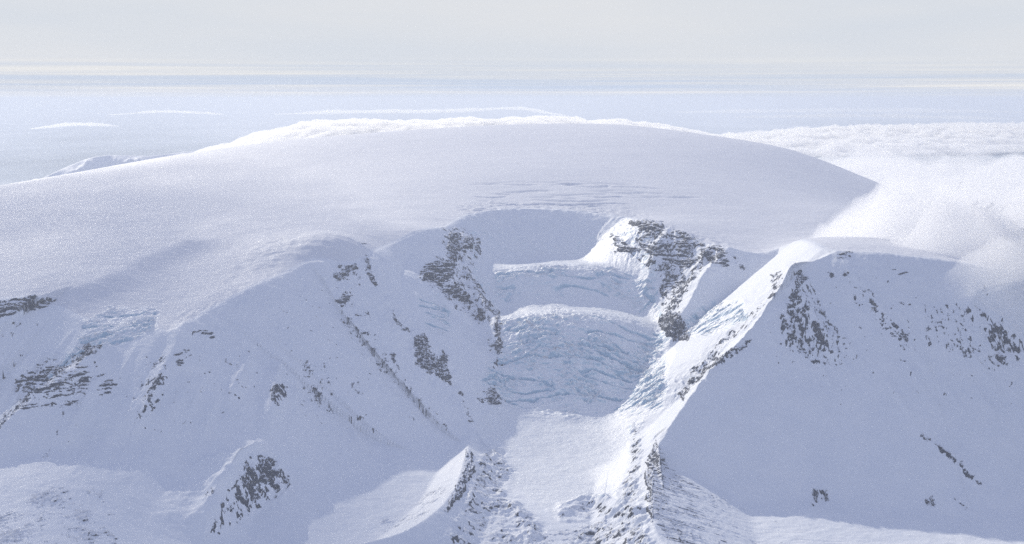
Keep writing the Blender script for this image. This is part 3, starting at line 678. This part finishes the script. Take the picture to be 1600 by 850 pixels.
outcrop('moraine_flank', [(1026, 690), (1024, 730), (1020, 790), (1022, 826), (1010, 800), (1008, 770), (1006, 735), (1014, 706)], 'gully', .7, 6, 'steep dark inner flank of the straight right moraine facing the glacier tongue', 'moraine', 'lateral moraines', 909, RUBBLE, 3)
for q_, cv_, sd_ in (([(420, 450), (520, 440), (600, 560), (690, 670), (560, 700), (440, 640)], .02, 941), ([(1180, 560), (1320, 420), (1590, 440), (1590, 640), (1300, 640)], .016, 943), ([(150, 590), (420, 520), (400, 640), (200, 700)], .025, 945),
                     ([(0, 500), (110, 500), (40, 580), (0, 620)], .03, 947), ([(1040, 745), (1320, 855), (1330, 880), (1060, 870)], .02, 949)):
    o = outcrop('scattered_rocks', q_, 'crag' if sd_ < 949 else 'rubble', cv_, 3, None, None, None, sd_, ROCK, 8, 1); o['kind'] = 'stuff'
o = outcrop('scattered_rocks', [(540, 840), (640, 785), (700, 745), (705, 770), (660, 815), (600, 838)], 'streak', .13, 4, None, None, None, 935, RUBBLE, 6, 1); o['kind'] = 'stuff'

# ------------------------------------------------------------------ lowland out to the horizon, far ridge
def simple_mesh(name, v, f, mat, smooth=True, loc=(0, 0, 0)):
    me = bpy.data.meshes.new(name); me.from_pydata([tuple(p) for p in v], [], [tuple(int(i) for i in q) for q in f]); me.update()
    me.polygons.foreach_set('use_smooth', np.full(len(me.polygons), smooth)); me.materials.append(mat)
    o = bpy.data.objects.new(name, me); o.location = loc; C.objects.link(o); return o
def low_mat():
    m, nt, b = nodes('lowland snow patches and open water')
    f = noise_node(nt, 1 / 9000.0, 7, 0.6, objvec(nt, (1, 0.35, 1)))
    nt.links.new(ramp(nt, f, [(0.38, (0.10, 0.16, 0.22)), (0.5, (0.35, 0.42, 0.48)), (0.6, (0.75, 0.78, 0.80))]), b.inputs['Base Color'])
    b.inputs['Roughness'].default_value = 0.9; return m
GZ = -75.0
gx, gy = np.meshgrid(np.linspace(-210e3, 210e3, 43), np.linspace(-8e3, 330e3, 35))
ii_ = np.arange(gx.size).reshape(gx.shape)
gq = np.stack([ii_[:-1, :-1], ii_[:-1, 1:], ii_[1:, 1:], ii_[1:, :-1]], -1).reshape(-1, 4)
simple_mesh('lowland', np.c_[gx.ravel(), gy.ravel(), np.full(gx.size, GZ)], gq, low_mat())['kind'] = 'structure'

# a snowy ridge far behind the western shoulder
rc = dens([P(75, 270, 17500), P(130, 246, 17800), P(170, 238, 18000), P(230, 240, 18400), P(290, 233, 18800), P(360, 231, 19000)], 300)
fx = np.linspace(rc[:, 0].min() - 900, rc[:, 0].max() + 900, 220); fy = np.linspace(16000, 20500, 160)
FX, FY = np.meshgrid(fx, fy); d_, _, _, s_, i_, sd_ = polydist(FX, FY, rc)
FZ = np.interp(i_.ravel(), np.arange(len(rc)), rc[:, 2]).reshape(FX.shape) - 0.55 * d_ + 150 * (ridged(FX / 420 + 0.5 * FY / 700, FY / 900, 5, 301) - 0.35) * np.clip(d_ / 200, 0, 1) - 30
FZ = np.maximum(FZ, GZ - 40)
build('far_ridge', FX, FY, FZ, np.ones((159, 219), bool), SNOW)['kind'] = 'structure'

# ------------------------------------------------------------------ clouds: closed billowing bodies of fine droplets
def cloud_mat(name, density, aniso=0.6, col=(1, 1, 1)):
    m = bpy.data.materials.new(name); m.use_nodes = True; nt = m.node_tree; nt.nodes.clear()
    out = nt.nodes.new('ShaderNodeOutputMaterial'); v = nt.nodes.new('ShaderNodeVolumePrincipled')
    v.inputs['Color'].default_value = (*col, 1); v.inputs['Density'].default_value = density; v.inputs['Anisotropy'].default_value = aniso
    nt.links.new(v.outputs[0], out.inputs['Volume']); return m
def cloud(label, crest, wf, wb_, thick, bill, sc, density, seed, n=(150, 44), group=None, aniso=0.6, skirt=0.35, taper=2.2, rag=False):
    """crest = (px, py, Y) of the top line; wf / wb_ = half width towards and away from the camera; thick = body depth"""
    c = dens([P(*q) for q in crest], 200); L = np.r_[0, np.cumsum(np.hypot(*np.diff(c[:, :2], axis=0).T))]
    s = np.linspace(0, L[-1], n[0]); cx, cy, cz = (np.interp(s, L, c[:, k]) for k in range(3))
    t = np.linspace(-1, 1, n[1])
    tx = np.gradient(cx); ty = np.gradient(cy); nn = np.hypot(tx, ty); nx, ny = -ty / nn, tx / nn        # points away from the camera for a left-to-right crest
    endw = np.sqrt(np.clip(1 - (2 * s / L[-1] - 1) ** 2, 0, 1)) ** 0.8
    w = np.where(t < 0, wf, wb_)[None, :] * t[None, :] * (0.25 + 0.75 * endw[:, None])
    X = cx[:, None] + nx[:, None] * w; Y = cy[:, None] + ny[:, None] * w
    X = X + sc * 0.3 * fbm(X / sc / 2, Y / sc / 2, 2, seed + 3); Y = Y + sc * 0.3 * fbm(X / sc / 2 + 7, Y / sc / 2, 2, seed + 4)
    prof = (1 - np.abs(t) ** taper)[None, :] * endw[:, None]
    if rag: prof = prof * sstep(-0.35, 0.3, fbm(X / sc / 2.2, Y / sc / 1.2, 4, seed + 8))
    bl = 1 - np.abs(fbm(X / sc, Y / sc, 1, seed)) * 1.5 + 0.5 * (1 - np.abs(pn(X / sc * 2.3, Y / sc * 2.3, seed + 1)) * 1.5) + 0.25 * (1 - np.abs(pn(X / sc * 5, Y / sc * 5, seed + 2)) * 1.5)
    bl = bl / 1.75
    top = cz[:, None] - thick * (1 - skirt) * (1 - prof) + bill * (bl - 0.7) * (0.3 + 0.7 * prof)
    bot = cz[:, None] - thick * (1 - skirt) - thick * skirt * prof - 0.3 * bill * (bl - 0.5)
    bot = np.minimum(bot, top - 1.0)
    ns, nt_ = n; v = np.r_[np.c_[X.ravel(), Y.ravel(), top.ravel()], np.c_[X.ravel(), Y.ravel(), bot.ravel()]]
    o0 = np.r_[v[:, :2].mean(0), v[:, 2].min()]; v = v - o0
    g = np.arange(ns * nt_).reshape(ns, nt_); off = ns * nt_
    q = np.stack([g[:-1, :-1], g[1:, :-1], g[1:, 1:], g[:-1, 1:]], -1).reshape(-1, 4)
    f = [tuple(a) for a in q] + [tuple(a[::-1] + off) for a in q]
    b = np.r_[g[:, 0], g[-1, 1:], g[::-1, -1][1:], g[0, ::-1][1:-1]]
    for a_, c_ in zip(b, np.roll(b, -1)): f.append((a_, a_ + off, c_ + off, c_))
    o = simple_mesh('cloud', v, f, cloud_mat('cloud droplets', density, aniso), True, o0)
    tag(o, label, 'cloud', group); return o
GR = 'clouds around the ice cap'
cloud('bright cream cloud bank with a billowing top, farthest right of the dome', [(1040, 212, 15800), (1150, 202, 16200), (1300, 197, 16600), (1420, 196, 17000), (1540, 193, 17400), (1700, 192, 17800), (1900, 194, 18200)], 2600, 1500, 330, 150, 420, 0.016, 401, (420, 90), GR, 0.55)
cloud('thin bright cloud bank peeping over the whole crest of the dome', [(215, 248, 15800), (320, 223, 15600), (430, 196, 15400), (520, 184, 15300), (620, 188, 15300), (740, 184, 15300), (860, 181, 15400), (980, 182, 15500), (1080, 190, 15600), (1180, 204, 15700)], 1300, 1000, 420, 95, 560, 0.016, 405, (520, 60), GR, 0.55)
cloud('broad soft grey white cloud sheet behind the right shoulder of the dome', [(1215, 230, 12800), (1320, 231, 12300), (1450, 238, 12000), (1600, 246, 11800), (1800, 252, 11600), (2050, 256, 11600)], 2600, 1500, 480, 300, 1000, 0.0030, 409, (260, 100), GR, 0.5)
cloud('low white cloud spilling over the snow rim at the right edge', [(1245, 344, 6400), (1320, 312, 6450), (1400, 282, 6500), (1490, 266, 6550), (1555, 292, 6550), (1640, 274, 6550), (1800, 268, 6450), (2000, 284, 6450)], 1300, 1000, 460, 330, 430, 0.0055, 413, (340, 140), GR, 0.5, 0.3, 1.35)
hp = []
for gx_, gy_, gz_ in ((-1300, 3900, 100), (-1800, 5200, 450), (-2300, 6500, 700), (-2800, 7700, 780), (-3200, 9000, 850)):   # ground shaded by the added unseen cloud, carried up towards the sun
    q = np.array([gx_, gy_, gz_]) + 5600 * np.array([-0.4145, 0.7796, 0.4695])
    hp.append(project(q[0], q[1], 3350.0) + (q[1],))
cloud('added thin high cloud out of view on the left, placed to shade the western snow', hp, 2000, 1700, 300, 120, 800, 0.0026, 417, (120, 60), GR, 0.7, 0.35, 1.3)
SG = 'thin cloud streaks below the horizon'
cloud('long thin cream cloud streak above the middle of the dome', [(430, 173, 42000), (560, 170, 42000), (680, 169, 41000), (800, 164, 40000), (850, 171, 40000), (890, 175, 40000)], 1500, 1500, 150, 110, 700, 0.004, 421, (260, 30), SG, 0.6, 0.35, 1.6, True)
cloud('short pointed cloud streak in the upper left between two fainter ones', [(170, 176, 40000), (260, 171, 40000), (350, 175, 40000)], 900, 900, 100, 60, 420, 0.0035, 425, (160, 30), SG, 0.6, 0.35, 1.6, True)
cloud('small cloud streak lowest and farthest left over the hazy lowland', [(50, 197, 30000), (120, 190, 30000), (180, 193, 30000)], 800, 800, 90, 50, 340, 0.0035, 429, (160, 30), SG, 0.6, 0.35, 1.6, True)
cloud('faint wide cloud streak on the right just under the horizon line', [(1050, 170, 52000), (1250, 168, 52000), (1450, 168, 52000), (1700, 171, 52000)], 2500, 2500, 200, 80, 1500, 0.0012, 433, (180, 24), SG, 0.6, 0.35, 1.6, True)
cloud('faint lower cloud streak on the right between horizon and bright bank', [(1150, 178, 42000), (1350, 176, 42000), (1600, 181, 42000)], 1500, 1500, 150, 60, 900, 0.0015, 437, (180, 24), SG, 0.6, 0.35, 1.6, True)

# ------------------------------------------------------------------ haze
hv = bpy.data.materials.new('thin air haze'); hv.use_nodes = True; nt = hv.node_tree; nt.nodes.clear()
out = nt.nodes.new('ShaderNodeOutputMaterial'); pv = nt.nodes.new('ShaderNodeVolumePrincipled')
pv.inputs['Color'].default_value = (0.85, 0.90, 0.985, 1); pv.inputs['Density'].default_value = HAZE = 3.0e-5; pv.inputs['Anisotropy'].default_value = 0.25
nt.links.new(pv.outputs[0], out.inputs['Volume'])
hx, hy0, hy1, hz0, hz1 = 215e3, -9e3, 335e3, GZ - 60, 1540.0
vv = [(x, y, z) for z in (hz0, hz1) for y in (hy0, hy1) for x in (-hx, hx)]
simple_mesh('haze', vv, [(0, 2, 3, 1), (4, 5, 7, 6), (0, 1, 5, 4), (2, 6, 7, 3), (0, 4, 6, 2), (1, 3, 7, 5)], hv, False)['kind'] = 'stuff'

# ------------------------------------------------------------------ light, sky, camera
AZ, EL = math.radians(-28), math.radians(28.5)     # sun azimuth from the view direction (negative = left), elevation
sdir = (math.sin(AZ) * math.cos(EL), math.cos(AZ) * math.cos(EL), math.sin(EL))
import mathutils
sl = bpy.data.lights.new('sun', 'SUN'); sl.energy = 3.3; sl.angle = math.radians(0.6); sl.color = (1, 0.93, 0.78)
so = bpy.data.objects.new('sun', sl); C.objects.link(so)
so.rotation_euler = (-mathutils.Vector(sdir)).to_track_quat('-Z', 'Y').to_euler()
w = bpy.data.worlds.new('World'); bpy.context.scene.world = w; w.use_nodes = True
nt = w.node_tree; N = nt.nodes; Lk = nt.links
sk = N.new('ShaderNodeTexSky'); sk.sky_type = 'NISHITA'; sk.sun_disc = False
sk.sun_elevation = EL; sk.sun_rotation = AZ; sk.altitude = 1500; sk.dust_density = 0.6; sk.ozone_density = 2.0
BG = 0.12
bg = N['Background']; bg.inputs[1].default_value = BG
tc = N.new('ShaderNodeTexCoord'); sp = N.new('ShaderNodeSeparateXYZ'); Lk.new(tc.outputs['Generated'], sp.inputs[0])
mp = N.new('ShaderNodeMapping'); mp.inputs['Scale'].default_value = (1.2, 1.2, 150); Lk.new(tc.outputs['Generated'], mp.inputs[0])
n1 = N.new('ShaderNodeTexNoise'); n1.inputs['Scale'].default_value = 2.2; n1.inputs['Detail'].default_value = 6; n1.inputs['Roughness'].default_value = 0.55; Lk.new(mp.outputs[0], n1.inputs['Vector'])
# high veil: thin ice cloud low in the sky, banded near the horizon
band = ramp(nt, n1.outputs['Fac'], [(0.36, (0.55, 0.635, 0.78)), (0.50, (0.69, 0.72, 0.77)), (0.62, (0.90, 0.875, 0.82))])
hz = N.new('ShaderNodeMapRange'); hz.inputs[1].default_value = -0.002; hz.inputs[2].default_value = 0.004; Lk.new(sp.outputs[2], hz.inputs[0])
mh = N.new('ShaderNodeMix'); mh.data_type = 'RGBA'; Lk.new(hz.outputs[0], mh.inputs[0]); mh.inputs[6].default_value = (0.66, 0.72, 0.81, 1); Lk.new(band, mh.inputs[7]); band = mh.outputs[2]
mz = N.new('ShaderNodeMapRange'); mz.inputs[1].default_value = 0.010; mz.inputs[2].default_value = 0.030; Lk.new(sp.outputs[2], mz.inputs[0])
mp2 = N.new('ShaderNodeMapping'); mp2.inputs['Scale'].default_value = (1, 1, 8); Lk.new(tc.outputs['Generated'], mp2.inputs[0])
n2 = N.new('ShaderNodeTexNoise'); n2.inputs['Scale'].default_value = 3.0; n2.inputs['Detail'].default_value = 5; Lk.new(mp2.outputs[0], n2.inputs['Vector'])
veil = ramp(nt, n2.outputs['Fac'], [(0.3, (0.675, 0.72, 0.785)), (0.7, (0.755, 0.77, 0.795))])
m1 = N.new('ShaderNodeMix'); m1.data_type = 'RGBA'; Lk.new(mz.outputs[0], m1.inputs[0]); Lk.new(band, m1.inputs[6]); Lk.new(veil, m1.inputs[7])
gain = N.new('ShaderNodeMix'); gain.data_type = 'RGBA'; gain.blend_type = 'MULTIPLY'; gain.inputs[0].default_value = 1; Lk.new(m1.outputs[2], gain.inputs[6]); gain.inputs[7].default_value = (VG := 1.0 / BG, VG, VG, 1)
mv = N.new('ShaderNodeMapRange'); mv.inputs[1].default_value = 0.10; mv.inputs[2].default_value = 0.40; mv.inputs[3].default_value = 1; mv.inputs[4].default_value = 0.55; Lk.new(sp.outputs[2], mv.inputs[0])
hi = N.new('ShaderNodeMapRange'); hi.inputs[1].default_value = 0.07; hi.inputs[2].default_value = 0.25; Lk.new(sp.outputs[2], hi.inputs[0])
m3 = N.new('ShaderNodeMix'); m3.data_type = 'RGBA'; Lk.new(hi.outputs[0], m3.inputs[0]); Lk.new(gain.outputs[2], m3.inputs[6]); m3.inputs[7].default_value = (0.44 / BG, 0.478 / BG, 0.70 / BG, 1)
m2 = N.new('ShaderNodeMix'); m2.data_type = 'RGBA'; Lk.new(mv.outputs[0], m2.inputs[0]); Lk.new(sk.outputs[0], m2.inputs[6]); Lk.new(m3.outputs[2], m2.inputs[7])
Lk.new(m2.outputs[2], bg.inputs[0])
cam = bpy.data.cameras.new('camera'); cam.sensor_width = 36; cam.lens = FPX / 1600 * 36; cam.clip_start = 10; cam.clip_end = 900000
co = bpy.data.objects.new('camera', cam); C.objects.link(co); co.location = (0, 0, ZC); co.rotation_euler = (math.pi / 2 - TH, 0, 0)
sc = bpy.context.scene; sc.camera = co
cy = sc.cycles; cy.max_bounces = 14; cy.volume_bounces = 12; cy.transparent_max_bounces = 96; cy.diffuse_bounces = 3; cy.use_denoising = False
sc.view_settings.view_transform = 'Standard'; sc.view_settings.look = 'None'; sc.view_settings.exposure = 0.0; sc.view_settings.gamma = 1; sc.view_settings.use_curve_mapping = False
